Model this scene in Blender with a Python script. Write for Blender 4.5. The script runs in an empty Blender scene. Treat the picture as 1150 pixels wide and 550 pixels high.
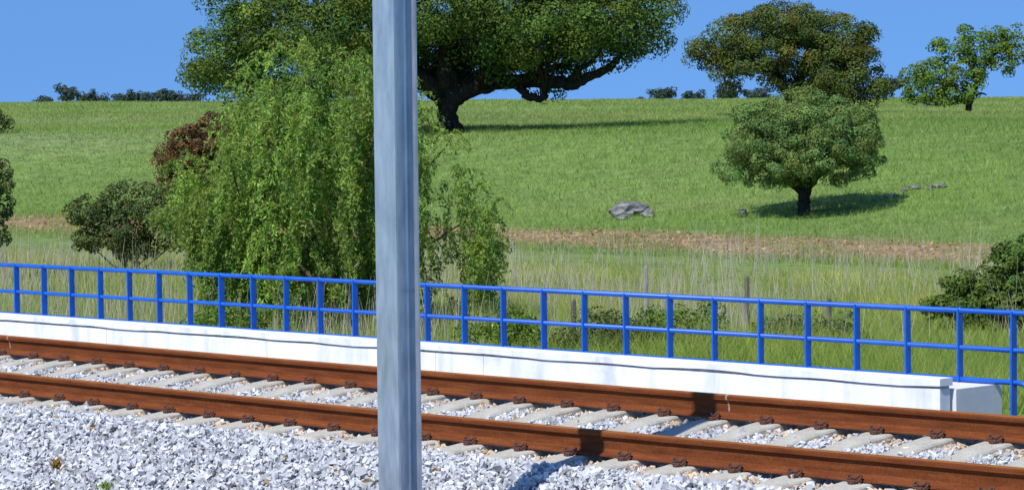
import bpy, math
import numpy as np
from mathutils import Matrix, Vector

# ------------------------------------------------------------------ camera, world, sun, exposure
# world frame: x runs along the railway, y away from it into the field, z up; near rail head at the origin height
F_PX, PITCH, ROLL, YAW, CAM_H, CAM_D = 3201.4, 0.0425, -0.011, -0.7909, 2.4612, 16.4301
SUN_EL = math.radians(50.0)
SUN_TRAVEL = (-0.184, 0.983)          # horizontal direction in which the light travels
sc = bpy.context.scene
col = sc.collection
fw = np.array([math.sin(YAW) * math.cos(PITCH), math.cos(YAW) * math.cos(PITCH), -math.sin(PITCH)])
_r = np.array([math.cos(YAW), -math.sin(YAW), 0.0]); _u = np.cross(_r, fw)
r2 = _r * math.cos(ROLL) + _u * math.sin(ROLL); u2 = -_r * math.sin(ROLL) + _u * math.cos(ROLL)
CAM = np.array([0.0, -CAM_D, CAM_H])
cam_d = bpy.data.cameras.new('camera'); cam = bpy.data.objects.new('camera', cam_d); col.objects.link(cam)
cam_d.sensor_fit = 'HORIZONTAL'; cam_d.sensor_width = 36.0; cam_d.lens = F_PX / 1150.0 * 36.0
cam_d.clip_start = 0.1; cam_d.clip_end = 20000.0
cam.matrix_world = Matrix(((r2[0], u2[0], -fw[0], CAM[0]), (r2[1], u2[1], -fw[1], CAM[1]),
                           (r2[2], u2[2], -fw[2], CAM[2]), (0, 0, 0, 1)))
sc.camera = cam
world = bpy.data.worlds.new('World'); sc.world = world; world.use_nodes = True
wn = world.node_tree.nodes; wl = world.node_tree.links
sky = wn.new('ShaderNodeTexSky'); sky.sky_type = 'NISHITA'; sky.sun_disc = False
sky.sun_elevation = SUN_EL; sky.sun_rotation = math.atan2(-SUN_TRAVEL[0], -SUN_TRAVEL[1])
sky.air_density = 1.0; sky.dust_density = 0.1; sky.ozone_density = 4.0; sky.altitude = 0
# the clear, deep blue sky of the photograph reaches down to the horizon: read the sky model higher up its dome
tcw = wn.new('ShaderNodeTexCoord'); mpw = wn.new('ShaderNodeMapping'); mpw.inputs['Scale'].default_value = (1, 1, .72); mpw.inputs['Location'].default_value = (0, 0, .25)
wl.new(tcw.outputs['Generated'], mpw.inputs['Vector']); wl.new(mpw.outputs[0], sky.inputs[0])
wbm = wn.new('ShaderNodeMix'); wbm.data_type = 'RGBA'; wbm.blend_type = 'MULTIPLY'; wbm.inputs['Factor'].default_value = 1.0
wbm.inputs['B'].default_value = (.74, 1.04, 1.34, 1)          # white balance of the photograph
wl.new(sky.outputs[0], wbm.inputs['A']); wl.new(wbm.outputs['Result'], wn['Background'].inputs[0]); wn['Background'].inputs[1].default_value = 0.122
sun_d = bpy.data.lights.new('sun', 'SUN'); sun = bpy.data.objects.new('sun', sun_d); col.objects.link(sun)
sun_d.energy = 5.0; sun_d.angle = math.radians(0.5); sun_d.color = (1.0, 0.965, 0.91)
ce = math.cos(SUN_EL)
sun.rotation_euler = Vector((SUN_TRAVEL[0] * ce, SUN_TRAVEL[1] * ce, -math.sin(SUN_EL))).to_track_quat('-Z', 'Y').to_euler()
sun.location = (10, -40, 50)
vs = sc.view_settings
vs.view_transform = 'Standard'; vs.look = 'None'; vs.gamma = 1.0; vs.use_curve_mapping = False; vs.exposure = 0.0

# ------------------------------------------------------------------ helpers
rng = np.random.default_rng(7)
FWH = np.array([math.sin(YAW), math.cos(YAW)]); RH = np.array([math.cos(YAW), -math.sin(YAW)])

def project(P):
    d = np.asarray(P, float) - CAM
    z = d @ fw
    return 575 + F_PX * (d @ r2) / z, 275 - F_PX * (d @ u2) / z, z

def ray(px, py):
    return fw * F_PX + r2 * (px - 575) - u2 * (py - 275)

def on_plane_y(px, py, W):
    d = ray(px, py); return CAM + d * ((W + CAM_D) / d[1])

def uv(P):
    q = np.asarray(P)[..., :2] - CAM[:2]
    return q @ RH, q @ FWH

PROF_V = np.array([-500, 0, 55, 72, 84, 90, 97, 104, 112, 120, 127, 134, 150, 175, 205, 250, 300, 340, 400, 800, 1500, 4000])
PROF_Z = np.array([-1.3, -1.3, -1.3, -1.3, -1.28, -1.18, -.92, -.45, .30, 1.15, 1.90, 2.22, 2.50, 2.95, 3.58, 4.22, 4.82, 5.0, 4.8, 3.0, -5, -60])

_vv = np.linspace(-500, 4000, 9001)
_zz = np.interp(_vv, PROF_V, PROF_Z)
_k = np.hanning(17); _k /= _k.sum()
_zz = np.convolve(np.pad(_zz, 8, mode='edge'), _k, mode='valid')

def terrain(x, y):
    x = np.asarray(x, float); y = np.asarray(y, float)
    u = (x - CAM[0]) * RH[0] + (y - CAM[1]) * RH[1]
    v = (x - CAM[0]) * FWH[0] + (y - CAM[1]) * FWH[1]
    vc = (y + CAM_D) / math.cos(YAW)
    t = np.clip((v - 105) / 70, 0, 1); t = t * t * (3 - 2 * t)
    z = np.interp(vc * (1 - t) + v * t, _vv, _zz)
    far = np.clip((v - 110) / 120, 0, 1) * np.clip(1 - (v - 400) / 800, 0, 1)
    z = z - .0060 * np.clip(u, -90, 90) * far
    amp = np.clip((v - 40) / 60, 0, 1) * np.clip(1 - (v - 300) / 300, 0, 1)
    z = z + amp * (.06 * np.sin(x * .21 + 1.3 + .5 * np.sin(y * .13)) + .05 * np.sin(y * .33 + x * .11))
    return z

def ground_px(px, py, v0=60.0):
    """where the sight line through a pixel of the photograph meets the field"""
    d = ray(px, py); dh = d[:2] @ FWH
    vs_ = np.arange(v0, 900, .25)
    P = CAM + d * (vs_ / dh)[:, None]
    below = P[:, 2] < terrain(P[:, 0], P[:, 1])
    i = int(np.argmax(below)) if below.any() else int(np.argmin(P[:, 2] - terrain(P[:, 0], P[:, 1])))
    q = P[i].copy(); q[2] = terrain(q[0], q[1])
    return q

def at_depth(px, v):
    """point of the ground in the direction of column px at distance v ahead"""
    d = ray(px, 138.0); q = CAM + d * (v / (d[:2] @ FWH)); q[2] = terrain(q[0], q[1]); return q

def mesh_obj(name, V, F, mat, parent=None, smooth=False, tint=None, mats=None, midx=None):
    """V (n,3); F (m,k) array of faces with one corner count"""
    V = np.ascontiguousarray(V, np.float32); F = np.ascontiguousarray(F, np.int32)
    me = bpy.data.meshes.new(name)
    me.vertices.add(len(V)); me.vertices.foreach_set('co', V.ravel())
    m, k = F.shape
    me.loops.add(m * k); me.loops.foreach_set('vertex_index', F.ravel())
    me.polygons.add(m); me.polygons.foreach_set('loop_start', np.arange(0, m * k, k, dtype=np.int32))
    me.polygons.foreach_set('loop_total', np.full(m, k, np.int32))
    me.polygons.foreach_set('use_smooth', np.full(m, smooth, bool))
    if tint is not None:
        a = me.color_attributes.new('tint', 'FLOAT_COLOR', 'POINT')
        a.data.foreach_set('color', np.ascontiguousarray(np.hstack([tint, np.ones((len(tint), 1))]), np.float32).ravel())
    for q in (mats or [mat]): me.materials.append(q)
    if midx is not None: me.polygons.foreach_set('material_index', np.asarray(midx, np.int32))
    me.update(calc_edges=True); me.validate()
    return link(name, me, parent)

def link(name, me, parent=None, loc=None):
    o = bpy.data.objects.new(name, me); col.objects.link(o)
    if parent is not None: o.parent = parent
    if loc is not None: o.location = loc
    return o

def poly_obj(name, V, F, mat, parent=None, smooth=False):
    """faces of mixed corner counts"""
    me = bpy.data.meshes.new(name); me.from_pydata([tuple(map(float, v)) for v in V], [], [tuple(f) for f in F])
    me.materials.append(mat)
    if smooth:
        for p in me.polygons: p.use_smooth = True
    me.update(); return link(name, me, parent)

def thing(name, label, cat, loc=(0, 0, 0), group=None):
    o = bpy.data.objects.new(name, None); col.objects.link(o); o.location = tuple(map(float, loc)); o.empty_display_size = .2
    return tag(o, label, cat, group)

def tag(o, label=None, cat=None, group=None, kind=None):
    if label: o['label'] = label
    if cat: o['category'] = cat
    if group: o['group'] = group
    if kind: o['kind'] = kind
    return o

def extrude(profile, a0, a1, axis='x'):
    """closed profile of (y,z) points swept along x"""
    P = np.array(profile, float); n = len(P)
    A = np.column_stack([np.full(n, a0), P]); B = np.column_stack([np.full(n, a1), P])
    F = [(i, (i + 1) % n, n + (i + 1) % n, n + i) for i in range(n)] + [tuple(range(n - 1, -1, -1)), tuple(range(n, 2 * n))]
    return np.vstack([A, B]), F

def box(x0, x1, y0, y1, z0, z1, b=0.0):
    """box with bevelled vertical section corners"""
    if b: prof = [(y0 + b, z0), (y1 - b, z0), (y1, z0 + b), (y1, z1 - b), (y1 - b, z1), (y0 + b, z1), (y0, z1 - b), (y0, z0 + b)]
    else: prof = [(y0, z0), (y1, z0), (y1, z1), (y0, z1)]
    return extrude(prof, x0, x1)

def catmull(P, n=6):
    P = np.array(P, float)
    if len(P) < 3: return np.array([P[0] + (P[-1] - P[0]) * t for t in np.linspace(0, 1, n + 1)])
    Q = np.vstack([2 * P[0] - P[1], P, 2 * P[-1] - P[-2]]); out = []
    for i in range(1, len(Q) - 2):
        for t in np.arange(n) / n:
            a, b, c, d = Q[i - 1:i + 3]
            out.append(.5 * (2 * b + (c - a) * t + (2 * a - 5 * b + 4 * c - d) * t * t + (3 * b - a - 3 * c + d) * t ** 3))
    out.append(P[-1]); return np.array(out)

def tube(P, R, k=7, cap=True):
    """tapered tube round a path; returns V, quads"""
    P = np.array(P, float); n = len(P); R = np.broadcast_to(np.asarray(R, float), (n,))
    T = np.gradient(P, axis=0); T /= np.linalg.norm(T, axis=1)[:, None] + 1e-9
    ref = np.array([0, 0, 1.0]) if abs(T[0, 2]) < .9 else np.array([1.0, 0, 0])
    N = np.cross(T[0], ref); N /= np.linalg.norm(N); V = []
    for i in range(n):
        N = N - T[i] * (N @ T[i]); N /= np.linalg.norm(N) + 1e-9; B = np.cross(T[i], N)
        a = np.linspace(0, 2 * np.pi, k, endpoint=False)
        V.append(P[i] + R[i] * (np.cos(a)[:, None] * N + np.sin(a)[:, None] * B))
    V = np.vstack(V); F = []
    for i in range(n - 1):
        for j in range(k):
            F.append((i * k + j, i * k + (j + 1) % k, (i + 1) * k + (j + 1) % k, (i + 1) * k + j))
    if cap:
        c0 = len(V); V = np.vstack([V, P[0], P[-1]])
        for j in range(k):
            F.append((c0, (j + 1) % k, j, j)); F.append((c0 + 1, (n - 1) * k + j, (n - 1) * k + (j + 1) % k, (n - 1) * k + (j + 1) % k))
    return V, [tuple(dict.fromkeys(f)) for f in F]

def merge(parts):
    V, F, o = [], [], 0
    for v, f in parts:
        V.append(v); F += [tuple(i + o for i in q) for q in f]; o += len(v)
    return np.vstack(V), F

# ------------------------------------------------------------------ materials
def mat(name):
    m = bpy.data.materials.new(name); m.use_nodes = True
    return m, m.node_tree.nodes, m.node_tree.links, m.node_tree.nodes['Principled BSDF']

def noise(nd, ln, scale, detail=4, rough=.55, coord='Object', stretch=None):
    tc = nd.new('ShaderNodeTexCoord'); t = nd.new('ShaderNodeTexNoise')
    t.inputs['Scale'].default_value = scale; t.inputs['Detail'].default_value = detail; t.inputs['Roughness'].default_value = rough
    if stretch:
        mp = nd.new('ShaderNodeMapping'); mp.inputs['Scale'].default_value = stretch
        ln.new(tc.outputs[coord], mp.inputs['Vector']); ln.new(mp.outputs[0], t.inputs['Vector'])
    else: ln.new(tc.outputs[coord], t.inputs['Vector'])
    return t

def ramp(nd, ln, src, stops):
    r = nd.new('ShaderNodeValToRGB'); e = r.color_ramp.elements
    while len(e) < len(stops): e.new(.5)
    for q, (p, c) in zip(e, stops): q.position = p; q.color = (*c, 1)
    ln.new(src, r.inputs[0]); return r

def mixc(nd, ln, fac, a, b, mode='MIX'):
    m = nd.new('ShaderNodeMix'); m.data_type = 'RGBA'; m.blend_type = mode
    for s, v in ((m.inputs['Factor'], fac), (m.inputs['A'], a), (m.inputs['B'], b)):
        if hasattr(v, 'is_output'): ln.new(v, s)
        elif isinstance(v, (int, float)): s.default_value = v
        else: s.default_value = (*v, 1)
    return m.outputs['Result']

def bump(nd, ln, b, h, strength, dist=.01):
    n = nd.new('ShaderNodeBump'); n.inputs['Strength'].default_value = strength; n.inputs['Distance'].default_value = dist
    ln.new(h, n.inputs['Height']); ln.new(n.outputs[0], b.inputs['Normal'])

def noisy(name, stops, scale, rough=.8, detail=5, bstr=.3, bdist=.01, metallic=0.0, stretch=None, fine=None):
    m, nd, ln, b = mat(name)
    t = noise(nd, ln, scale, detail, stretch=stretch); r = ramp(nd, ln, t.outputs[0], stops); c = r.outputs[0]
    if fine:
        t2 = noise(nd, ln, fine, 3); r2_ = ramp(nd, ln, t2.outputs[0], [(.3, (.72, .72, .72)), (.7, (1.15, 1.15, 1.15))])
        c = mixc(nd, ln, 1.0, c, r2_.outputs[0], 'MULTIPLY')
    ln.new(c, b.inputs['Base Color']); b.inputs['Roughness'].default_value = rough; b.inputs['Metallic'].default_value = metallic
    if bstr: bump(nd, ln, b, t.outputs[0], bstr, bdist)
    if rough > .75: b.inputs['Specular IOR Level'].default_value = .2
    return m

def tinted(name, base, rough=.6, trans=.35, spec=.3):
    """leaf or blade: own colour x per-leaf tint, thin and a little translucent"""
    m, nd, ln, b = mat(name)
    at = nd.new('ShaderNodeAttribute'); at.attribute_name = 'tint'
    c = mixc(nd, ln, 1.0, base, at.outputs['Color'], 'MULTIPLY')
    ln.new(c, b.inputs['Base Color']); b.inputs['Roughness'].default_value = rough; b.inputs['Specular IOR Level'].default_value = spec
    if trans:
        tr = nd.new('ShaderNodeBsdfTranslucent'); ln.new(mixc(nd, ln, 1.0, c, (1.1, 1.25, .55), 'MULTIPLY'), tr.inputs[0])
        mx = nd.new('ShaderNodeMixShader'); mx.inputs[0].default_value = trans
        ln.new(b.outputs[0], mx.inputs[1]); ln.new(tr.outputs[0], mx.inputs[2]); ln.new(mx.outputs[0], nd['Material Output'].inputs[0])
    return m

M = {}
M['rust'] = noisy('rust_brown', [(.25, (.112, .030, .009)), (.5, (.170, .047, .014)), (.75, (.230, .074, .022))], 5, .95, 6, .3, .003, stretch=(.5, 3, 5), fine=60)
M['rust_top'] = noisy('rust_running_surface', [(.3, (.22, .075, .014)), (.7, (.32, .125, .028))], 6, .8, 5, .15, .002, stretch=(.4, 4, 4))
M['clip'] = noisy('rusty_clip', [(.3, (.045, .018, .012)), (.7, (.12, .045, .025))], 40, .75, 3, .3, .002)
M['sleeper'] = noisy('sleeper_concrete', [(.25, (.36, .33, .27)), (.5, (.48, .455, .39)), (.75, (.58, .56, .50))], 4, .9, 7, .5, .006, fine=70)
M['pad'] = noisy('rubber_pad', [(.3, (.02, .02, .02)), (.7, (.05, .045, .04))], 30, .8)
M['bed'] = noisy('ballast_bed', [(.3, (.20, .19, .18)), (.7, (.36, .35, .33))], 14, .95, 6, 1.0, .05)  # darker than the stones: shade of the gaps between them put into the colour
M['white_wall'] = noisy('whitewashed_concrete', [(.25, (.70, .725, .77)), (.45, (.80, .815, .84)), (.8, (.85, .855, .86))], 1.6, .85, 7, .2, .003, stretch=(1, 1, 1.6))
def streaky(m):
    nd, ln = m.node_tree.nodes, m.node_tree.links; b = nd['Principled BSDF']; src = b.inputs['Base Color'].links[0].from_socket
    t = noise(nd, ln, 3.0, 4, .6, stretch=(1, 1, .22)); r = ramp(nd, ln, t.outputs[0], [(.30, (.70, .74, .82)), (.50, (1, 1, 1))])
    t3 = noise(nd, ln, 1.1, 6, .7); r3 = ramp(nd, ln, t3.outputs[0], [(.30, (.78, .78, .76)), (.42, (1, 1, 1))])
    ln.new(mixc(nd, ln, 1.0, mixc(nd, ln, 1.0, src, r.outputs[0], 'MULTIPLY'), r3.outputs[0], 'MULTIPLY'), b.inputs['Base Color'])
streaky(M['white_wall'])
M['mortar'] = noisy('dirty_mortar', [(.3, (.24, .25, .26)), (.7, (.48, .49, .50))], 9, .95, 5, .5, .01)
M['slab'] = noisy('footway_concrete', [(.25, (.60, .61, .63)), (.75, (.78, .78, .78))], 3, .9, 7, .3, .005)
M['blue'] = noisy('blue_gloss_paint', [(.3, (.005, .090, .46)), (.7, (.009, .120, .56))], 6, .42, 4, .05, .002)
def chipped(m):
    nd, ln = m.node_tree.nodes, m.node_tree.links; b = nd['Principled BSDF']; src = b.inputs['Base Color'].links[0].from_socket
    t = noise(nd, ln, 2.4, 8, .75); r = ramp(nd, ln, t.outputs[0], [(.66, (0, 0, 0)), (.70, (1, 1, 1))])
    t2 = noise(nd, ln, .8, 5); r2_ = ramp(nd, ln, t2.outputs[0], [(.35, (.82, .86, .9)), (.65, (1.12, 1.1, 1.05))])
    ln.new(mixc(nd, ln, r.outputs[0], mixc(nd, ln, 1.0, src, r2_.outputs[0], 'MULTIPLY'), (.16, .10, .08)), b.inputs['Base Color'])
chipped(M['blue'])
def zinc(m):
    nd, ln = m.node_tree.nodes, m.node_tree.links; b = nd['Principled BSDF']; src = b.inputs['Base Color'].links[0].from_socket
    t = noise(nd, ln, 3.2, 7, .7, stretch=(1.6, 1.6, .45)); r = ramp(nd, ln, t.outputs[0], [(.35, (.80, .82, .85)), (.55, (1, 1, 1)), (.68, (1.0, 1.0, 1.0)), (.74, (1.3, 1.27, 1.22))])
    ln.new(mixc(nd, ln, 1.0, src, r.outputs[0], 'MULTIPLY'), b.inputs['Base Color'])
    rr = nd.new('ShaderNodeMapRange'); rr.inputs['From Min'].default_value = .3; rr.inputs['From Max'].default_value = .75; rr.inputs['To Min'].default_value = .30; rr.inputs['To Max'].default_value = .55; ln.new(t.outputs[0], rr.inputs['Value']); ln.new(rr.outputs[0], b.inputs['Roughness'])
M['galv'] = noisy('galvanised_steel', [(.25, (.52, .59, .67)), (.5, (.61, .68, .75)), (.8, (.72, .78, .84))], 7, .36, 8, .08, .002, metallic=.82, stretch=(3, 3, .8))
zinc(M['galv'])
M['bolt'] = noisy('steel_bolt', [(.3, (.3, .3, .3)), (.7, (.5, .5, .5))], 30, .4, metallic=.8)
M['bark'] = noisy('cork_bark', [(.3, (.018, .014, .011)), (.7, (.055, .044, .034))], 6, .95, 6, .8, .05, stretch=(2, 2, .5))
M['twig'] = noisy('thin_branch_bark', [(.3, (.06, .05, .035)), (.7, (.13, .11, .075))], 12, .9, 4, .4, .01)
M['rock'] = noisy('lichen_rock', [(.25, (.07, .07, .075)), (.5, (.18, .18, .18)), (.75, (.34, .33, .32))], 2.6, .95, 8, .8, .06, fine=9)
M['stake'] = noisy('weathered_stake', [(.3, (.07, .065, .055)), (.7, (.17, .155, .13))], 8, .9, 5, .5, .01, stretch=(3, 3, .5))
M['stake_pale'] = noisy('pale_concrete_stake', [(.3, (.20, .19, .165)), (.7, (.34, .325, .29))], 8, .9, 5, .4, .01)
M['paint_mark'] = noisy('white_paint_drip', [(.3, (.26, .17, .11)), (.7, (.48, .38, .29))], 25, .8)
M['cork_leaf'] = tinted('cork_oak_leaf', (.092, .148, .030), .8, .18, .08)
M['holm_leaf'] = tinted('holm_oak_leaf', (.142, .218, .062), .8, .16, .08)
M['brown_oak_leaf'] = tinted('browning_oak_leaf', (.098, .135, .034), .8, .2, .08)
M['bright_leaf'] = tinted('fresh_leaf', (.130, .210, .034), .75, .28, .1)
M['willow_leaf'] = tinted('weeping_leaf', (.245, .345, .075), .65, .48, .15)
M['red_leaf'] = tinted('red_brown_leaf', (.140, .078, .036), .8, .22, .08)
M['shrub_leaf'] = tinted('shrub_leaf', (.098, .128, .042), .8, .22, .1)
M['far_leaf'] = tinted('far_eucalypt_leaf', (.060, .090, .070), .8, .15, .1)
M['grass'] = tinted('field_grass', (.245, .360, .092), .9, .5, .05)
M['weed'] = tinted('trackside_weed', (.255, .365, .085), .85, .5, .05)
M['dry'] = tinted('dry_stalk', (.50, .45, .36), .85, .25, .1)
M['stone'] = tinted('ballast_stone', (1, 1, 1), .9, 0, .2)
M['clod'] = tinted('earth_clod', (.30, .205, .11), .95, 0, .1)

def ground_material():
    m, nd, ln, b = mat('field_ground')
    tc = nd.new('ShaderNodeTexCoord'); sep = nd.new('ShaderNodeSeparateXYZ'); ln.new(tc.outputs['Object'], sep.inputs[0])
    big = noise(nd, ln, .06, 5); small = noise(nd, ln, 1.3, 6, .65)
    g1 = ramp(nd, ln, big.outputs[0], [(.3, (.150, .235, .062)), (.55, (.185, .270, .078)), (.75, (.225, .280, .10))])
    g2 = ramp(nd, ln, small.outputs[0], [(.3, (.6, .6, .6)), (.7, (1.2, 1.2, 1.1))])
    green = mixc(nd, ln, 1.0, g1.outputs[0], g2.outputs[0], 'MULTIPLY')
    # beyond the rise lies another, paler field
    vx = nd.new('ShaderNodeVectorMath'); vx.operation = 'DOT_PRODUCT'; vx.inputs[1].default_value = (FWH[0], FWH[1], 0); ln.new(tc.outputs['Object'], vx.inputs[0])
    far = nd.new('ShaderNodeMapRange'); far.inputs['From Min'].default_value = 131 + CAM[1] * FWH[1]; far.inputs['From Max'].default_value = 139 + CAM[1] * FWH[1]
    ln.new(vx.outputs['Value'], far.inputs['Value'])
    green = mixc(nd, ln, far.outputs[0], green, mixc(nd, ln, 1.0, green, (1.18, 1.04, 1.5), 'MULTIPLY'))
    # the ploughed strip, a band of bare earth parallel to the line
    warp = noise(nd, ln, .22, 4)
    md = nd.new('ShaderNodeMath'); md.operation = 'MULTIPLY_ADD'; md.inputs[1].default_value = 5.0
    ln.new(warp.outputs[0], md.inputs[0]); ln.new(sep.outputs['Y'], md.inputs[2])     # y + 5*noise
    band = ramp(nd, ln, md.outputs[0], [(0, (0, 0, 0)), (1, (1, 1, 1))])
    mr = nd.new('ShaderNodeMapRange'); mr.inputs['From Min'].default_value = 40; mr.inputs['From Max'].default_value = 60
    ln.new(md.outputs[0], mr.inputs['Value'])
    e = band.color_ramp.elements
    ln.new(mr.outputs[0], band.inputs[0])
    e[0].position = .24; e[1].position = .33
    for p, c in ((.58, (1, 1, 1)), (.67, (0, 0, 0))):
        q = e.new(p); q.color = (*c, 1)
    soilc = ramp(nd, ln, small.outputs[0], [(.28, (.15, .092, .052)), (.5, (.28, .195, .105)), (.72, (.40, .30, .18))])
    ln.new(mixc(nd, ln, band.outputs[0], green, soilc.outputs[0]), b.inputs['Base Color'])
    b.inputs['Roughness'].default_value = .95; b.inputs['Specular IOR Level'].default_value = .1
    bump(nd, ln, b, small.outputs[0], .9, .15)
    return m
M['ground'] = ground_material()

# ------------------------------------------------------------------ the ground
def axis_points(lo, hi, fine_lo, fine_hi, step, grow=1.25):
    a = list(np.arange(fine_lo, fine_hi + step, step)); s = step
    while a[-1] < hi: s *= grow; a.append(a[-1] + s)
    s = step
    while a[0] > lo: s *= grow; a.insert(0, a[0] - s)
    return np.array(a)
us = axis_points(-2600, 2600, -80, 80, 1.6); vs_ = axis_points(-400, 4500, 20, 330, 1.6)
U, Vv = np.meshgrid(us, vs_)
X = CAM[0] + U * RH[0] + Vv * FWH[0]; Y = CAM[1] + U * RH[1] + Vv * FWH[1]
nu, nv = len(us), len(vs_)
idx = np.arange(nu * nv).reshape(nv, nu)
Fg = np.stack([idx[:-1, :-1], idx[:-1, 1:], idx[1:, 1:], idx[1:, :-1]], -1).reshape(-1, 4)
tag(mesh_obj('field', np.stack([X, Y, terrain(X, Y)], -1).reshape(-1, 3), Fg, M['ground'], smooth=True), kind='structure')

# ------------------------------------------------------------------ the railway
CANT = math.atan(.0838); GAUGE = 1.74; RAIL_H = .195; LIFT = .011
def sag(x): return .05 * (1 - np.exp(-(np.asarray(x) + 18.0) ** 2 / 100))   # the line dips a little in front of the mast
SL_D = .58; SL_S0 = -23.4251
cc, cs = math.cos(CANT), math.sin(CANT)
def canted(P):
    P = np.asarray(P, float); return np.stack([P[..., 0], P[..., 1] * cc - P[..., 2] * cs, P[..., 1] * cs + P[..., 2] * cc], -1)

SEAT = LIFT - RAIL_H - .008                       # top of the sleeper at the rail seat, in the canted frame
def ballast_z(y):
    return np.interp(y, [-14, -12, -3.4, -2.8, -2.2, -1.5, -.86, -.66, -.50, -.36, 2.0, 2.4, 3.2, 4.6, 6], [-1.6, -1.24, -1.20, -1.16, -.98, -.64, -.325, -.242, -.258, -.260, -.078, -.085, -.14, -.42, -.6])
ys = np.array([-15, -14, -12, -8, -5, -3.4, -2.8, -2.2, -1.5, -.86, -.66, -.50, -.36, .3, 1, 2, 2.4, 3.2, 4.49])
xs = np.arange(-90, 31, 1.0)
XX, YY = np.meshgrid(xs, ys); idx = np.arange(XX.size).reshape(XX.shape)
Fb = np.stack([idx[:-1, :-1], idx[:-1, 1:], idx[1:, 1:], idx[1:, :-1]], -1).reshape(-1, 4)
bed_o = mesh_obj('ballast_bed', np.stack([XX, YY, ballast_z(YY) - .035 + np.where(YY > -3, sag(XX), .03)], -1).reshape(-1, 3), Fb, M['bed'], smooth=True)
tag(bed_o, kind='structure')

half = [(0, 0), (.020, -.0005), (.029, -.003), (.0345, -.010), (.036, -.018), (.0352, -.037), (.012, -.051), (.009, -.062), (.0085, -.095), (.010, -.130),
        (.020, -.1475), (.045, -.1545), (.073, -.1605), (.075, -.163), (.075, -.172)]
half = [(a, b * RAIL_H / .172) for a, b in half]
prof = half[1:] + [(-a, b) for a, b in half[1:]][::-1]
def rail(yoff, label):
    pr = [(a, b) for a, b in prof][::-1]
    xs_ = np.arange(-70, 12.01, 1.0); n = len(pr)
    V = np.vstack([np.column_stack([np.full(n, x), np.array(pr)]) for x in xs_])
    V[:, 1] += .0012 * np.sin(V[:, 0] * .9); V[:, 2] += .0008 * np.sin(V[:, 0] * .61 + 1)
    F, mi = [], []
    for k in range(len(xs_) - 1):
        for i in range(n):
            j = (i + 1) % n
            F.append((k * n + i, k * n + j, (k + 1) * n + j, (k + 1) * n + i))
            mi.append(1 if min(pr[i][1], pr[j][1]) > -.0105 else 0)
    V[:, 1] += yoff; V[:, 2] += LIFT + sag(V[:, 0])
    o = mesh_obj('rail', V, np.array(F), None, mats=[M['rust'], M['rust_top']], midx=mi)
    o.rotation_euler = (CANT, 0, 0)
    return tag(o, label, 'rail', 'rusty rails of the single track')
near_rail = rail(0.0, 'rusty brown steel rail nearest the camera, in front of the other rail')
far_rail = rail(GAUGE, 'rusty brown steel rail running just below the white wall')

def mark_on_rail(parent, px, W, width):
    """drip of pale paint running down the near side of a rail, 2 mm proud"""
    s = on_plane_y(px, 445 if W else 500, W)[0]
    side = [(-.0005, -.001), (-.029, -.003), (-.036, -.018), (-.0352, -.037), (-.012, -.051), (-.0085, -.095), (-.010, -.128)]
    P = np.array([(0, a + (-.002), b * RAIL_H / .172 + .0015) for a, b in side]); w = np.array([1, 1, .9, .7, .8, 1.0, .45]) * width / 2
    off = np.array([0, .002, -.002, .003, .0, .006, .004])
    V = np.vstack([P + np.stack([off - w, 0 * w, 0 * w], 1), P + np.stack([off + w, 0 * w, 0 * w], 1)]); n = len(P)
    o = poly_obj('paint_drip', V, [(i, i + 1, n + i + 1, n + i) for i in range(n - 1)], M['paint_mark'], parent)
    o.location = (s, GAUGE if W else 0, LIFT + float(sag(s))); return o
mark_on_rail(far_rail, 819, GAUGE, .022); mark_on_rail(far_rail, 13, GAUGE, .022)

# sleeper: one-piece concrete, lower and narrower in the middle
def sleeper_mesh():
    st = [(-1.30, .110, .14, -.030), (-1.27, .122, .155, -.006), (-.87, .124, .158, 0), (-.55, .120, .155, -.006), (-.25, .105, .14, -.030), (0, .102, .138, -.034),
          (.25, .105, .14, -.030), (.55, .120, .155, -.006), (.87, .124, .158, 0), (1.27, .122, .155, -.006), (1.30, .110, .14, -.030)]
    V, F, n = [], [], 6
    for y, a, b, z in st:
        V += [(-b, y, -.21), (-a - .012, y, z - .014), (-a, y, z), (a, y, z), (a + .012, y, z - .014), (b, y, -.21)]
    for k in range(len(st) - 1):
        for i in range(n):
            F.append((k * n + i, k * n + (i + 1) % n, (k + 1) * n + (i + 1) % n, (k + 1) * n + i))
    F += [tuple(range(n - 1, -1, -1)), tuple(range((len(st) - 1) * n, len(st) * n))]
    return V, F
proto_sl = poly_obj('sleeper', *sleeper_mesh(), M['sleeper'])
# spring clip: a rod bent into two loops beside the rail foot, held in a cast shoulder
path = catmull([(-.055, -.028, .016), (-.02, -.03, .016), (.04, -.030, .016), (.060, -.022, .030), (.058, .004, .050), (.034, .020, .052), (.016, .004, .040),
                (-.004, -.004, .030), (-.030, .000, .046), (-.056, .016, .050), (-.066, -.006, .040), (-.050, -.018, .030), (-.030, .018, .024), (-.02, .030, .022)], 4)
clip_v, clip_f = tube(path, .0095, 6)
clip_proto = poly_obj('rail_clip', clip_v, clip_f, M['clip'], smooth=True)
sh_v, sh_f = merge([box(-.032, .032, -.052, -.010, -.004, .026, .006), box(-.018, .018, -.062, -.046, -.004, .014, .004)])
sh_proto = poly_obj('shoulder', sh_v, sh_f, M['clip'])
pad_v, pad_f = box(-.085, .085, -.078, .078, -.002, .0078)
pad_proto = poly_obj('rail_pad', pad_v, pad_f, M['pad'])
meshes = [o.data for o in (clip_proto, sh_proto, pad_proto)]
for o in (proto_sl, clip_proto, sh_proto, pad_proto): bpy.data.objects.remove(o)
clip_me, sh_me, pad_me = meshes
sl_me = bpy.data.meshes['sleeper']
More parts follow.
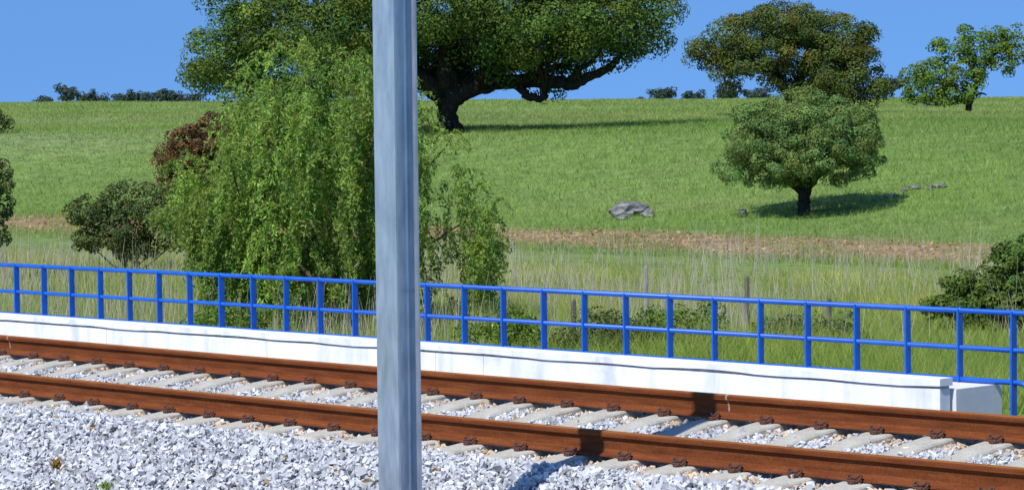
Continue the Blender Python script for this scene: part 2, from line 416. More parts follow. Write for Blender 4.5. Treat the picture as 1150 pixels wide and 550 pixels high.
ORD = ['first', 'second', 'third', 'fourth', 'fifth', 'sixth', 'seventh', 'eighth', 'ninth', 'tenth', 'eleventh', 'twelfth', 'thirteenth', 'fourteenth',
       'fifteenth', 'sixteenth', 'seventeenth', 'eighteenth', 'nineteenth', 'twentieth', 'twenty-first', 'twenty-second', 'twenty-third']
for i in range(-7, 24):
    o = link('sleeper', sl_me)
    y0 = GAUGE / 2
    p = canted(np.array([SL_S0 + i * SL_D + .01 * math.sin(i * 2.7), y0, SEAT + .004 * math.sin(i * 1.9)]))
    p[2] += float(sag(p[0]))
    o.location = p; o.rotation_euler = (CANT, 0, .006 * math.sin(i * 5.1))
    if i < 0: lab = 'pale concrete sleeper seen only between the rails, %s from the left edge of the photo' % ORD[i + 7]
    elif i <= 20: lab = '%s concrete sleeper from the left whose clip shows on the near rail' % ORD[i]
    else: lab = '%s concrete sleeper to the right past the last clip on the near rail' % ORD[i - 21]
    tag(o, lab, 'sleeper', 'concrete sleepers under the track')
    for yr in (-GAUGE / 2, GAUGE / 2):
        link('rail_pad', pad_me, o, (0, yr, .0))
        for sgn in (-1, 1):
            for me, nm in ((clip_me, 'rail_clip'), (sh_me, 'shoulder')):
                c = link(nm, me, o, (0, yr + sgn * .088, .002)); c.rotation_euler = (0, 0, 0 if sgn < 0 else math.pi)

# ------------------------------------------------------------------ ballast
ico_t = (1 + 5 ** .5) / 2
ICO = np.array([(-1, ico_t, 0), (1, ico_t, 0), (-1, -ico_t, 0), (1, -ico_t, 0), (0, -1, ico_t), (0, 1, ico_t), (0, -1, -ico_t), (0, 1, -ico_t),
                (ico_t, 0, -1), (ico_t, 0, 1), (-ico_t, 0, -1), (-ico_t, 0, 1)]) / np.linalg.norm([1, ico_t])
ICF = np.array([(0, 11, 5), (0, 5, 1), (0, 1, 7), (0, 7, 10), (0, 10, 11), (1, 5, 9), (5, 11, 4), (11, 10, 2), (10, 7, 6), (7, 1, 8),
                (3, 9, 4), (3, 4, 2), (3, 2, 6), (3, 6, 8), (3, 8, 9), (4, 9, 5), (2, 4, 11), (6, 2, 10), (8, 6, 7), (9, 8, 1)])
CUBE = np.array([(x, y, z) for z in (-1, 1) for y in (-1, 1) for x in (-1, 1)]) * .74
CUF = np.array([(0, 2, 1), (1, 2, 3), (4, 5, 6), (5, 7, 6), (0, 1, 4), (1, 5, 4), (2, 6, 3), (3, 6, 7), (0, 4, 2), (2, 4, 6), (1, 3, 5), (3, 7, 5)])
def rand_rot(n):
    q = rng.normal(size=(n, 4)); q /= np.linalg.norm(q, axis=1)[:, None]; w, x, y, z = q.T
    return np.stack([np.stack([1 - 2 * (y * y + z * z), 2 * (x * y - z * w), 2 * (x * z + y * w)], -1),
                     np.stack([2 * (x * y + z * w), 1 - 2 * (x * x + z * z), 2 * (y * z - x * w)], -1),
                     np.stack([2 * (x * z - y * w), 2 * (y * z + x * w), 1 - 2 * (x * x + y * y)], -1)], 1)
def stones(name, C, size, tint, material):
    n = len(C)
    base = CUBE[None] * rng.uniform(.55, 1.15, (n, 8, 1)) + rng.normal(0, .17, (n, 8, 3))
    base *= np.stack([rng.uniform(.95, 1.55, n), rng.uniform(.75, 1.15, n), rng.uniform(.5, .9, n)], -1)[:, None]
    V = np.einsum('nij,nkj->nki', rand_rot(n), base) * size[:, None, None] + C[:, None]
    F = CUF[None] + (np.arange(n) * 8)[:, None, None]
    return mesh_obj(name, V.reshape(-1, 3), F.reshape(-1, 3), material, tint=np.repeat(tint, 8, 0))

def visible(P, mx=170, my=60):
    x, y, z = project(P); return (x > -mx) & (x < 1150 + mx) & (y < 550 + my) & (y > -my) & (z > 2)

N = 500000
P = np.stack([rng.uniform(-40, 0, N), rng.uniform(-5, 2.6, N), np.zeros(N)], -1)
P[:, 2] = ballast_z(P[:, 1]) + np.where(P[:, 1] > -3, sag(P[:, 0]), .03); P = P[visible(P)]
keep = rng.random(len(P)) < np.where(P[:, 1] > -.3, 1.0, .62); P = P[keep]
ph = ((P[:, 0] - SL_S0 + SL_D / 2) % SL_D) - SL_D / 2
on_sl = (np.abs(ph) < .130) & (P[:, 1] > -.43 + .05 * np.sin(P[:, 0] * 7)) & (P[:, 1] < 2.2)
edge = (np.abs(ph) < .152) & (P[:, 1] > -.43) & (P[:, 1] < 2.2)
dr = np.minimum(np.abs(P[:, 1]), np.abs(P[:, 1] - GAUGE))
keep = ~((on_sl & (rng.random(len(P)) > .018)) | (dr < .02) | (edge & (rng.random(len(P)) < .45)))
P, ph, on_sl, dr = P[keep], ph[keep], on_sl[keep], dr[keep]
n = len(P)
size = rng.lognormal(math.log(.0232), .27, n); size = np.clip(size, .014, .046)
inner = P[:, 1] > -.44; size = np.where(inner, size * .74, size)
P[:, 2] += rng.uniform(-.034, .018, n) + np.where(P[:, 1] < -.44, .006 * np.sin(P[:, 0] * 3.1) + .010 * np.sin(P[:, 1] * 4 + P[:, 0]), 0)
P[:, 2] += np.where(on_sl, .035, 0) - np.where(dr < .10, .035, 0)
# stones beside the rails carry rust dust: tan; elsewhere white marble with the odd brown one
g = rng.normal(.53, .10, n); tint = np.stack([g * .965, g * .985, g * 1.02], -1)
rusty = (rng.random(n) < np.clip(1.2 - dr / .38, .02, .9) * np.where(P[:, 1] < -.44, .22, .85))
rusty &= (dr < .45)
k = rng.uniform(.75, 1.15, n)
tint = np.where(rusty[:, None], np.stack([.62 * k, .47 * k, .32 * k], -1), tint)
brown = rng.random(n) < .007; tint = np.where(brown[:, None], np.stack([.52 * k, .34 * k, .17 * k], -1), tint)
dark = rng.random(n) < .02; tint = np.where(dark[:, None], tint * .55, tint)
print('stones', n)
tag(stones('ballast_stones', P, size, np.clip(tint, .02, .86), M['stone']), 'crushed white stone ballast around the sleepers and rails', 'ballast', kind='stuff')

# ------------------------------------------------------------------ wall, footway slab
W0 = 4.50; xend = on_plane_y(1056, 440, W0)[0]; ztop = .104
wall = thing('parapet_wall', 'low whitewashed concrete wall with coping, running behind the track', 'wall', (xend, W0, -.6))
def wl(px): return on_plane_y(px, 400, W0)[0]
joints = [wl(62), wl(296), wl(543) if False else wl(462 + 80 * .0 + 82)]
edges_b = sorted([-75.0, wl(-180), wl(120), wl(300), wl(489), wl(543), xend])
for a, b in zip(edges_b[:-1], edges_b[1:]):
    V, F = box(a + .003 - xend, b - .003 - xend, .0, .15, -.45, .6 + ztop - .096, .003)
    poly_obj('wall_panel', V, F, M['white_wall'], wall)
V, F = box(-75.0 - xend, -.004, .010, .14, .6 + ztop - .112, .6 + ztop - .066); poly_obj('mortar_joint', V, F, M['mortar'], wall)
ce_ = sorted([-75.0, wl(-180), wl(80), wl(250), wl(478), wl(543), xend + .012])
for k, (a, b) in enumerate(zip(ce_[:-1], ce_[1:])):
    nst = max(2, int((b - a) / .22)); V, F = [], []      # underside a little wavy
    for q, xq in enumerate(np.linspace(a + .001 - xend, b - .001 - xend, nst + 1)):
        wv = .007 * math.sin(xq * 1.7) + .005 * math.sin(xq * 4.3 + 1) + rng.normal(0, .0022)
        V += [(xq, yq, .6 + ztop + zq) for yq, zq in ((-.020, -.074 + wv), (.172, -.074), (.172, -.006), (.165, 0), (-.012, 0), (-.020, -.007))]
        if q: F += [((q - 1) * 6 + e, (q - 1) * 6 + (e + 1) % 6, q * 6 + (e + 1) % 6, q * 6 + e) for e in range(6)]
    F += [tuple(range(5, -1, -1)), tuple(range(nst * 6, nst * 6 + 6))]
    poly_obj('coping', V, F, M['white_wall'], wall)
slab = thing('footway_slab', 'low pale concrete footway slab showing past the right end of the white wall', 'slab', (xend, 4.7, -.6))
V, F = box(-60, .03, 0, .71, -.5, .6 - .005, .003); poly_obj('slab_body', V, F, M['slab'], slab)

# ------------------------------------------------------------------ the railing
WR = 5.30; SP = .6095
c25 = on_plane_y(1077.5, 348, WR)[0]
x_off = c25 - 25 * SP
railing = thing('railing', 'bright blue painted steel railing with two open rows behind the white wall', 'railing', (x_off, WR, -.005))
zt, zm, zb = .668, .322, .030
xl, xr = -32 * SP, 30 * SP + .35
for nm, z, R, x1 in (('top_rail', zt, .0265, xr), ('middle_rail', zm, .0235, xr)):
    V, F = tube([(xl, 0, z + .005), ((xl + x1) / 2, 0, z + .005), (x1, 0, z + .005)], R, 10); poly_obj(nm, V, F, M['blue'], railing, True)
bx = 26 * SP
V, F = tube(np.vstack([[(xl, 0, zb), (bx / 2, 0, zb), (bx + .04, 0, zb)], catmull([(bx + .07, 0, zb), (bx + .13, 0, zb - .02), (bx + .16, 0, zb - .09), (bx + .165, 0, zb - .5)], 5)]), .025, 10)
poly_obj('bottom_rail', V, F, M['blue'], railing, True)
V, F = box(-.010, .010, -.039, .039, -.33, zt + .018, .003); post_me = poly_obj('post', V, F, M['blue'], railing).data
V, F = tube([(0, 0, zt + .02), (0, 0, zt + .036)], [.018, .012], 8); cap_me = poly_obj('cap', V, F, M['blue'], railing).data
for nm in ('post', 'cap'): bpy.data.objects.remove(bpy.data.objects[nm])
for i in range(-4, 31):
    q = link('post', post_me, railing, (i * SP + rng.normal(0, .004), 0, 0)); q.rotation_euler = (0, rng.normal(0, .005), rng.normal(0, .03)); link('cap', cap_me, q, (0, 0, 0))

# ------------------------------------------------------------------ the steel mast
MX, MY = -15.255, -2.51
mast = thing('steel_mast', 'tall galvanised steel H-section mast standing in the ballast before the track', 'mast', (MX, MY, -1.10))
hw, tf, tw = .112, .016, .011
for nm, y0, y1 in (('front_flange', -hw, -hw + tf), ('rear_flange', hw - tf, hw)):
    V, F = extrude([(y0, 0), (y1, 0), (y1, 9.2), (y0, 9.2)], -hw, hw); poly_obj(nm, V, F, M['galv'], mast)
rad = .022                                      # web with rolled fillets
sec = [(-tw, -hw + tf + .001), (tw, -hw + tf + .001)]
arc = lambda cx, cy, a0, a1: [(cx + rad * math.cos(t), cy + rad * math.sin(t)) for t in np.linspace(a0, a1, 6)]
t2, yi = tw / 2, hw - tf - .0005
S = arc(t2 + rad, yi - rad, math.pi / 2, math.pi) + arc(t2 + rad, -yi + rad, math.pi, 1.5 * math.pi) + arc(-t2 - rad, -yi + rad, -.5 * math.pi, 0) + arc(-t2 - rad, yi - rad, 0, math.pi / 2)
n = len(S); V = [(a, b, 0) for a, b in S] + [(a, b, 9.2) for a, b in S]
poly_obj('web', V, [(i, n + i, n + (i + 1) % n, (i + 1) % n) for i in range(n)], M['galv'], mast)
bz = on_plane_y(465, 328, MY)[2] + 1.10
V, F = tube([(hw - .055, hw - tf + .012, bz), (hw - .055, hw - tf - .030, bz)], .008, 8); poly_obj('bolt', V, F, M['bolt'], mast)
V, F = tube([(hw - .075, hw - tf - .018, bz), (hw - .035, hw - tf - .018, bz)], .006, 6); poly_obj('bolt', V, F, M['bolt'], mast)
V, F = box(-.35, .35, -.35, .35, -.5, .03, .02); poly_obj('footing', V, F, M['slab'], mast)

# ------------------------------------------------------------------ plants: builders
def unit(a): return a / (np.linalg.norm(a, axis=-1, keepdims=True) + 1e-9)

def leaf_quads(C, nrm, L, Wd, tang=None, fold=.2):
    """diamond leaves folded along the midrib"""
    n = len(C); nrm = unit(nrm)
    t = rng.normal(size=(n, 3)) if tang is None else tang
    t = unit(t - nrm * np.sum(t * nrm, -1, keepdims=True)); b = np.cross(nrm, t)
    L = np.broadcast_to(L, (n,))[:, None]; Wd = np.broadcast_to(Wd, (n,))[:, None]
    V = np.stack([C - t * L / 2, C + b * Wd / 2 + nrm * Wd * fold, C + t * L / 2, C - b * Wd / 2 + nrm * Wd * fold], 1)
    return V.reshape(-1, 3), np.arange(4 * n).reshape(n, 4)

def leaf_tints(n, var=.22, warm=.12):
    k = np.exp(rng.normal(0, var, n)); h = rng.normal(0, warm, n)
    return np.stack([k * (1 + h), k, k * (1 - .5 * h)], -1)

def clumps(lobes, per_m2, clump_r, leaves_n, fill=.25, thin=0.0):
    """clump centres over the outside of ellipsoid lobes, leaves round each clump"""
    C, O = [], []
    for c, r in lobes:
        c, r = np.array(c, float), np.array(r, float)
        area = 4 * np.pi * (((r[0] * r[1]) ** 1.6 + (r[0] * r[2]) ** 1.6 + (r[1] * r[2]) ** 1.6) / 3) ** (1 / 1.6)
        m = max(3, int(area * per_m2)); d = unit(rng.normal(size=(m, 3))); d[:, 2] = np.where(d[:, 2] < -.35, d[:, 2] * .5, d[:, 2])
        s = np.where(rng.random(m) < fill, rng.uniform(.35, .85, m), rng.uniform(.86, 1.06, m))
        C.append(c + d * r * s[:, None]); O.append(d)
    C, O = np.vstack(C), np.vstack(O)
    if thin:                                         # uneven gaps, in patches a few clumps wide
        f = 1.1 / clump_r; p = rng.uniform(0, 6, 3)
        keep = np.sin(C[:, 0] * f + p[0] + np.sin(C[:, 2] * f)) * np.sin(C[:, 1] * f * .8 + p[1]) * np.sin(C[:, 2] * f * 1.2 + p[2] + C[:, 0] * f * .4) > -.45 + .6 * (.5 - thin)
        C, O = C[keep], O[keep]
    ks = rng.uniform(.7, 1.3, len(C)) * clump_r
    idx = np.repeat(np.arange(len(C)), leaves_n)
    d = unit(rng.normal(size=(len(idx), 3)) + .45 * O[idx] + np.array([0, 0, .30]))
    q = C[idx] + d * (ks[idx] * rng.uniform(.5, 1.08, len(idx)) ** .5)[:, None] * np.array([1.1, 1.1, .8])
    nrm = d + rng.normal(0, .30, d.shape) + np.array([0, 0, .12])
    ct = leaf_tints(len(C), .16, .10)
    return C, q, nrm, ct[idx]

def build_tree(name, label, cat, base, lobes, limbs, leaf, leaf_size, per_m2=1.0, clump_r=.6, leaves_n=40, twigs=25, bark='bark', group=None,
               fill=.25, thin=0.0, tint2=None, aspect=.62, twig_r=.05, droop=0, var=.2):
    """lobes, limbs in local metres: x right as seen, y away, z up; limbs [(points, r0, r1)]"""
    base = np.array(base, float)
    R = np.array([[RH[0], FWH[0], 0], [RH[1], FWH[1], 0], [0, 0, 1]])
    t = thing(name, label, cat, base, group)
    C, q, nrm, ct = clumps(lobes, per_m2, clump_r, leaves_n, fill, thin)
    n = len(q); L = leaf_size * rng.uniform(.7, 1.35, n)
    V, F = leaf_quads(q, nrm, L, L * aspect)
    tint = ct * leaf_tints(n, var, .07)
    if tint2 is not None:
        frac, colr = tint2
        pick = (np.sin(q[:, 0] * 1.7 + 2) + np.sin(q[:, 2] * 2.3) + np.sin(q[:, 1] * 1.9 + q[:, 0]) + rng.normal(0, .7, n)) > (2.2 - 3.2 * frac)
        tint = np.where(pick[:, None], tint * np.array(colr), tint)
    mesh_obj('crown', V @ R.T, F, M[leaf], t, tint=np.repeat(np.clip(tint, .05, 4), 4, 0))
    parts = []
    ends = []
    for pts, r0, r1 in limbs:
        pp = catmull(pts, 5); pp[1:-1] += rng.normal(0, r1 * .18 + .003, pp[1:-1].shape)
        parts.append(tube(pp, np.linspace(r0, r1, len(pp)) * (1 + .04 * rng.normal(size=len(pp))), 8)); ends.append(pp)
    if twigs:
        nodes = np.vstack([e[len(e) // 3:] for e in ends])
        for k in rng.choice(len(C), min(twigs, len(C)), replace=False):
            a = nodes[np.argmin(np.linalg.norm((nodes - C[k]) * np.array([1, 1, .7]), axis=1))]
            m1 = a * .6 + C[k] * .4 + rng.normal(0, .12, 3) * np.linalg.norm(C[k] - a) * .5
            m1[2] += .08 * np.linalg.norm(C[k] - a)
            pp = catmull([a, m1, C[k]], 4)
            parts.append(tube(pp, np.linspace(twig_r, twig_r * .25, len(pp)), 5))
    V, F = merge(parts)
    poly_obj('trunk', V @ R.T, F, M[bark], t, True)
    return t

def px_tree(base_px, v=None, ground=None):
    """local metres of a tree standing at base_px"""
    b = at_depth(base_px[0], v) if v else ground_px(*base_px)
    _, by, z = project(b)
    s = F_PX / z
    def loc(px, py, dv=0.0): return ((px - base_px[0]) / s, dv, (by - py) / s)
    return b, s, loc

# ------------------------------------------------------------------ the great cork oak
b, s, L_ = px_tree((504, 139), v=134)
print('cork oak', b, s)
lobes = []
for cx, cy, rx, ry, dv, rd in [(706, 22, 44, 34, 0, 3), (650, 30, 58, 36, -3, 3.2), (600, 28, 62, 40, -4.5, 3.4), (560, 52, 56, 34, 1, 4), (635, 55, 46, 18, -3, 2), (585, 62, 40, 16, -4, 2), (668, 56, 26, 14, -1, 1.5), (520, 60, 44, 38, 3, 4), (540, -30, 100, 60, 0, 6),
                               (660, -18, 76, 40, 2, 5), (610, 10, 80, 44, 4, 3.5), (480, 5, 66, 72, -4, 4), (430, 30, 58, 60, 0, 5), (372, 45, 52, 55, -2, 4), (312, 40, 62, 42, 1, 4.5), (252, 66, 38, 38, 0, 3),
                               (290, 14, 44, 26, -1, 3), (400, -4, 36, 34, 3, 3.5), (230, 78, 22, 20, -1, 1.6), (420, -40, 90, 50, 1, 5), (470, 80, 40, 30, 3, 3), (728, 22, 24, 22, 1, 1.6), (690, 44, 40, 20, -1, 2.0),
                               (330, 84, 66, 34, 2, 3.5), (400, 88, 50, 34, 2, 3), (272, 98, 36, 20, 1, 2), (570, 84, 15, 7, -1, 1), (602, 82, 15, 8, -.5, 1), (632, 80, 12, 6, .4, .8), (656, 76, 14, 8, -1, 1), (688, 68, 13, 8, -1, .8), (540, 88, 16, 9, .6, 1), (725, 48, 16, 9, -.5, .7), (740, 52, 9, 7, 0, .5), (708, 62, 9, 6, 0, .5), (612, 101, 9, 7, 0, .5)]:
    lobes.append((L_(cx, cy, dv), (rx / s, rd, ry / s)))
limb = lambda pts, a, c: ([L_(*p) for p in pts], a, c)
limbs = [limb([(504, 132, 0), (496, 139, -.3), (487, 146, -.6)], .3, .12), limb([(504, 132, 0), (512, 139, -.3), (520, 146, -.5)], .3, .12), limb([(504, 130, 0), (503, 140, -.4), (502, 150, -.9)], .34, .15),
         limb([(503, 152, 0), (503, 128, 0), (500, 112, 0), (503, 96, 0), (508, 80, 0)], .40, .46),
         limb([(500, 150, .2), (498, 134, .1), (496, 118, 0), (490, 100, 0), (478, 80, .3), (455, 55, .6), (430, 30, 1)], .30, .18),
         limb([(504, 118, 0), (520, 104, -.3), (548, 95, -.6), (590, 92, -.9), (628, 94, -1), (643, 98, -1), (662, 88, -1), (684, 79, -1), (697, 64, -1), (712, 45, -1)], .46, .10),
         limb([(574, 93, -.8), (586, 101, -1.2), (592, 110, -1.5), (604, 112, -1.7), (613, 110, -1.8)], .24, .14),
         limb([(600, 92, -.9), (618, 79, -.5), (640, 72, 0), (655, 50, .5)], .22, .1),
         limb([(640, 96, -1), (650, 80, -1.2), (664, 72, -1.4), (680, 50, -1.5)], .18, .08),
         limb([(515, 104, 0), (545, 82, .6), (575, 75, 1), (610, 72, 1.2), (640, 55, 1.4)], .4, .12),
         limb([(505, 98, 0), (530, 70, 1), (560, 40, 2), (590, 0, 2)], .45, .15),
         limb([(500, 100, 0), (505, 55, 0), (515, 10, 0), (520, -30, 0)], .55, .2),
         limb([(496, 106, 0), (460, 82, -.5), (410, 68, -1), (360, 62, -1), (310, 55, -.5), (270, 60, 0)], .5, .12),
         limb([(620, 94, -1), (600, 84, -1), (572, 70, -.6), (560, 50, 0)], .2, .08),
         limb([(560, 95, -.7), (548, 104, -1.2), (541, 102, -1.3)], .16, .1)]
build_tree('cork_oak', 'huge spreading cork oak with dark bare lower limbs behind the steel mast', 'tree', b, lobes, limbs, 'cork_leaf', .155,
           per_m2=.52, clump_r=.82, leaves_n=190, twigs=170, twig_r=.07, thin=.55, tint2=(.12, (1.25, 1.0, .8)))

# ------------------------------------------------------------------ round holm oak, browning oak, loose tree
b, s, L_ = px_tree((903, 241)); print('holm oak', b, s)
lobes = [(L_(898, 164, 0), (80 / s, 2.5, 50 / s))]
for cx, cy, rx, ry, dv, rd in [(830, 190, 24, 20, 0, .9), (860, 200, 24, 14, -.6, .9), (905, 198, 26, 13, -.9, .8), (945, 196, 28, 14, -.4, .9), (862, 135, 34, 26, .2, 1.2), (905, 125, 40, 20, 0, 1.3), (950, 145, 32, 28, 0, 1.2), (972, 175, 20, 28, 0, .9), (880, 182, 30, 22, -1.7, .8), (930, 178, 32, 26, -1.6, .8), (845, 160, 26, 24, -.9, .9), (905, 150, 34, 24, -1.5, .8), (870, 170, 40, 30, 1.5, .8), (935, 165, 40, 30, 1.5, .8)]:
    lobes.append((L_(cx, cy, dv), (rx / s, rd, ry / s)))
limbs = [limb([(903, 247, 0), (903, 232, 0), (902, 218, 0), (896, 205, 0), (880, 185, .2)], .24, .12), limb([(903, 222, 0), (910, 206, 0), (925, 190, 0), (945, 175, .3)], .2, .08),
         limb([(900, 216, 0), (886, 205, -.2), (868, 195, -.4), (850, 182, -.6)], .11, .05), limb([(904, 212, 0), (905, 195, -.5), (900, 170, -.8)], .14, .07), limb([(908, 206, 0), (928, 195, .6), (955, 182, .8)], .1, .04)]
build_tree('holm_oak', 'small round dense green tree on a short trunk in the open field', 'tree', b, lobes, limbs, 'holm_leaf', .072, per_m2=2.7, clump_r=.27, leaves_n=170, twigs=60, twig_r=.03, fill=.10, var=.15)

b, s, L_ = px_tree((889, 124), v=168); print('browning oak', b, s)
lobes = []
for cx, cy, rx, ry, dv, rd in [(815, 55, 32, 34, 0, 2.2), (850, 40, 36, 28, -1, 2.5), (880, 35, 40, 25, 0, 3), (915, 38, 40, 28, 1, 3), (950, 55, 30, 32, 0, 2.5), (968, 72, 16, 22, -.5, 1.4), (975, 50, 12, 10, 0, .9), (900, 65, 55, 30, 1, 3.4), (850, 68, 40, 24, -1.5, 2), (935, 85, 32, 26, -1.5, 2), (964, 100, 28, 24, -1, 2.0), (975, 112, 16, 14, -1, 1.2), (905, 95, 34, 18, 1.5, 2),
                               (812, 86, 12, 12, 0, 1), (818, 104, 7, 9, 0, .6), (793, 66, 14, 14, 0, 1), (920, 108, 34, 14, -1, 1.5), (870, 96, 14, 14, 0, .8), (945, 112, 34, 12, 0, 1.6)]:
    lobes.append((L_(cx, cy, dv), (rx / s, rd, ry / s)))
limbs = [limb([(891, 128, 0), (889, 112, 0), (882, 100, 0), (868, 84, 0), (845, 70, 0), (820, 62, 0)], .42, .1), limb([(889, 114, 0), (896, 95, 0), (905, 70, .5), (915, 45, 1)], .38, .12), limb([(890, 112, 0), (915, 95, -.3), (945, 78, -.4), (965, 68, -.5)], .3, .08), limb([(868, 86, 0), (880, 60, .4), (880, 40, .4)], .2, .08),
         limb([(830, 66, 0), (815, 82, 0), (816, 98, 0)], .12, .04)]
build_tree('browning_oak', 'broad oak with brown-tinged crown standing behind the small round tree', 'tree', b, lobes, limbs, 'brown_oak_leaf', .15, per_m2=.8, clump_r=.62, leaves_n=170, twigs=90, twig_r=.06, thin=.45, tint2=(.28, (1.38, .88, .75)))

b, s, L_ = px_tree((1087, 122), v=165); print('leaning tree', b, s)
lobes = []
for cx, cy, rx, ry, dv, rd in [(1080, 50, 26, 16, 0, 1.4), (1060, 56, 10, 8, 0, .7), (1108, 62, 24, 20, .5, 1.4), (1122, 48, 16, 14, 0, 1), (1138, 56, 16, 18, 0, 1.1), (1146, 40, 6, 8, 0, .5), (1112, 40, 8, 8, 0, .5), (1125, 74, 16, 10, 0, .8), (1098, 80, 18, 14, -.4, 1.1), (1080, 92, 20, 18, -.6, 1.3), (1050, 86, 24, 18, -.5, 1.6), (1032, 80, 14, 14, 0, 1.1), (1026, 100, 12, 16, 0, 1), (1036, 108, 20, 12, -.3, 1.1), (1062, 110, 24, 11, -.8, 1.3), (1074, 104, 18, 14, .5, 1.2), (1090, 110, 10, 8, -.6, .8), (1136, 84, 6, 5, 0, .3), (1152, 66, 10, 10, 0, .7), (1078, 66, 14, 10, 0, .9)]:
    lobes.append((L_(cx, cy, dv), (rx / s, rd, ry / s)))
limbs = [limb([(1087, 125, 0), (1090, 112, 0), (1096, 98, 0), (1104, 80, 0), (1115, 64, 0), (1130, 52, 0)], .2, .06), limb([(1097, 96, 0), (1090, 76, 0), (1080, 56, 0)], .12, .04), limb([(1090, 112, 0), (1070, 98, -.3), (1050, 88, -.4), (1032, 84, 0)], .12, .04), limb([(1096, 108, 0), (1102, 105, 0), (1108, 107, 0)], .08, .04)]
build_tree('leaning_tree', 'loose bright green tree leaning right at the right edge of the hilltop', 'tree', b, lobes, limbs, 'bright_leaf', .16, per_m2=1.5, clump_r=.38, leaves_n=48, twigs=60, twig_r=.035)

# ------------------------------------------------------------------ weeping tree behind the railing
def weeping_tree():
    b = at_depth(372, 52.0); _, by, z = project(b); s = F_PX / z
    print('weeping', b, by, s)
    R = np.array([[RH[0], FWH[0], 0], [RH[1], FWH[1], 0], [0, 0, 1]])
    t = thing('weeping_tree', 'light green weeping tree with trailing shoots just behind the blue railing', 'tree', b)
    tx = np.array([185, 200, 222, 254, 274, 290, 320, 350, 385, 412, 440, 464, 484, 504, 520, 540, 560])
    ty = np.array([198, 188, 186, 186, 104, 76, 62, 58, 62, 66, 84, 120, 140, 158, 215, 236, 246])
    bx_ = np.array([185, 205, 225, 245, 290, 340, 420, 480, 510, 535, 550, 566]); bb = np.array([212, 232, 262, 330, 388, 392, 392, 385, 372, 330, 290, 262])
    VV, TT, CC, parts = [], [], [], []
    ns = 3100
    bc = np.concatenate([np.linspace(192, 468, 60) + rng.normal(0, 5, 60), rng.uniform(474, 556, 13)]); bo = rng.uniform(-22, 26, len(bc)); bd = rng.uniform(-1, 1, len(bc)); bk = np.exp(rng.normal(0, .12, len(bc)))
    bi = np.arange(ns) % len(bc); xs_ = np.clip(bc[bi] + rng.normal(0, 6.5, ns), 186, 562)
    w = np.where(xs_ > 470, np.where((xs_ > 525) & (xs_ < 556), .45, .18), 1.0) * np.where(xs_ < 235, .8, 1.0); kp = rng.random(ns) < w; xs_, bi = xs_[kp], bi[kp]
    for x, b_ in zip(xs_, bi):
        top = np.interp(x, tx, ty); bot = np.interp(x, bx_, bb)
        rad = 2.4 * math.sqrt(max(.05, 1 - ((x - 375) / 205) ** 2))
        dv = np.clip(bd[b_] + rng.normal(0, .22), -1, 1) * rad
        y0 = top + (bot - top) * (rng.random() ** 1.3 * .86) + 26 * (dv / 2.4) ** 2 + bo[b_] + 8
        ln_ = rng.uniform(.35, 1.15)
        y1 = min(y0 + ln_ * s, bot + rng.uniform(-14, 8)); y1 = max(y1, y0 + 10)
        m = max(5, int((y1 - y0) / s / .022))
        f = np.linspace(0, 1, m)
        sway = rng.normal(0, .13); out = np.sign(x - 375) * .16 * (1 - (1 - f) ** 2) * rng.uniform(.2, 1.3)
        px_ = (x - 372) / s + out + sway * f + .03 * np.sin(f * 9 + rng.uniform(0, 6))
        py_ = dv + rng.normal(0, .06) * f - .15 * f
        pz_ = (by - (y0 + (y1 - y0) * f)) / s + .12 * np.sin(np.minimum(f * 4, 1.57)) - .12
        pts = np.stack([px_, py_, pz_], -1)
        parts.append(tube(pts[::max(1, m // 6)], .004, 3, False))
        lp = np.repeat(pts, 2, 0) + rng.normal(0, .036, (2 * m, 3))
        k = bk[b_] * np.exp(rng.normal(0, .16)); h = rng.normal(0, .07)
        VV.append(lp); TT.append(unit(rng.normal(0, .8, (2 * m, 3)) + np.array([0, 0, -1.0])))
        CC.append(np.tile(np.array([k * (1 + h), k, k * (1 - h)]), (2 * m, 1)))
    for _ in range(130):                              # stray shoots arching out of the crown
        x = rng.uniform(200, 548); top = np.interp(x, tx, ty); side = np.sign(x - 372 + rng.normal(0, 60)); dv = rng.uniform(-1.2, 1.2)
        y0 = top + rng.uniform(2, 26) + 20 * (dv / 2.4) ** 2; m = int(rng.integers(14, 30)); f = np.linspace(0, 1, m); ln_ = rng.uniform(.25, .62)
        pts = np.stack([(x - 372) / s + side * ln_ * f * rng.uniform(.4, 1.0), dv + rng.normal(0, .2) * f, (by - y0) / s + ln_ * (1.1 * np.sin(f * 1.9) - 1.0 * f ** 2)], -1)
        parts.append(tube(pts[::3], .0035, 3, False))
        lp = np.repeat(pts, 2, 0) + rng.normal(0, .022, (2 * m, 3)); k = np.exp(rng.normal(.05, .15))
        VV.append(lp); TT.append(unit(rng.normal(0, .7, (2 * m, 3)) + np.array([0, 0, -.8]))); CC.append(np.tile(np.array([k, k, k]), (2 * m, 1)))
    q, tg, tint = np.vstack(VV), np.vstack(TT), np.vstack(CC)
    n = len(q); nr = rng.normal(size=(n, 3)) + np.array([0, -.4, .7])
    Lf = rng.uniform(.06, .125, n)
    V, F = leaf_quads(q, nr, Lf, Lf * .32, tang=tg, fold=.15)
    tint *= leaf_tints(n, .18, .06)
    print('weeping leaves', n)
    mesh_obj('crown', V @ R.T, F, M['willow_leaf'], t, tint=np.repeat(np.clip(tint, .1, 3), 4, 0))
    Lx = lambda x, y, dv=0: ((x - 372) / s, dv, (by - y) / s)
    tr = []
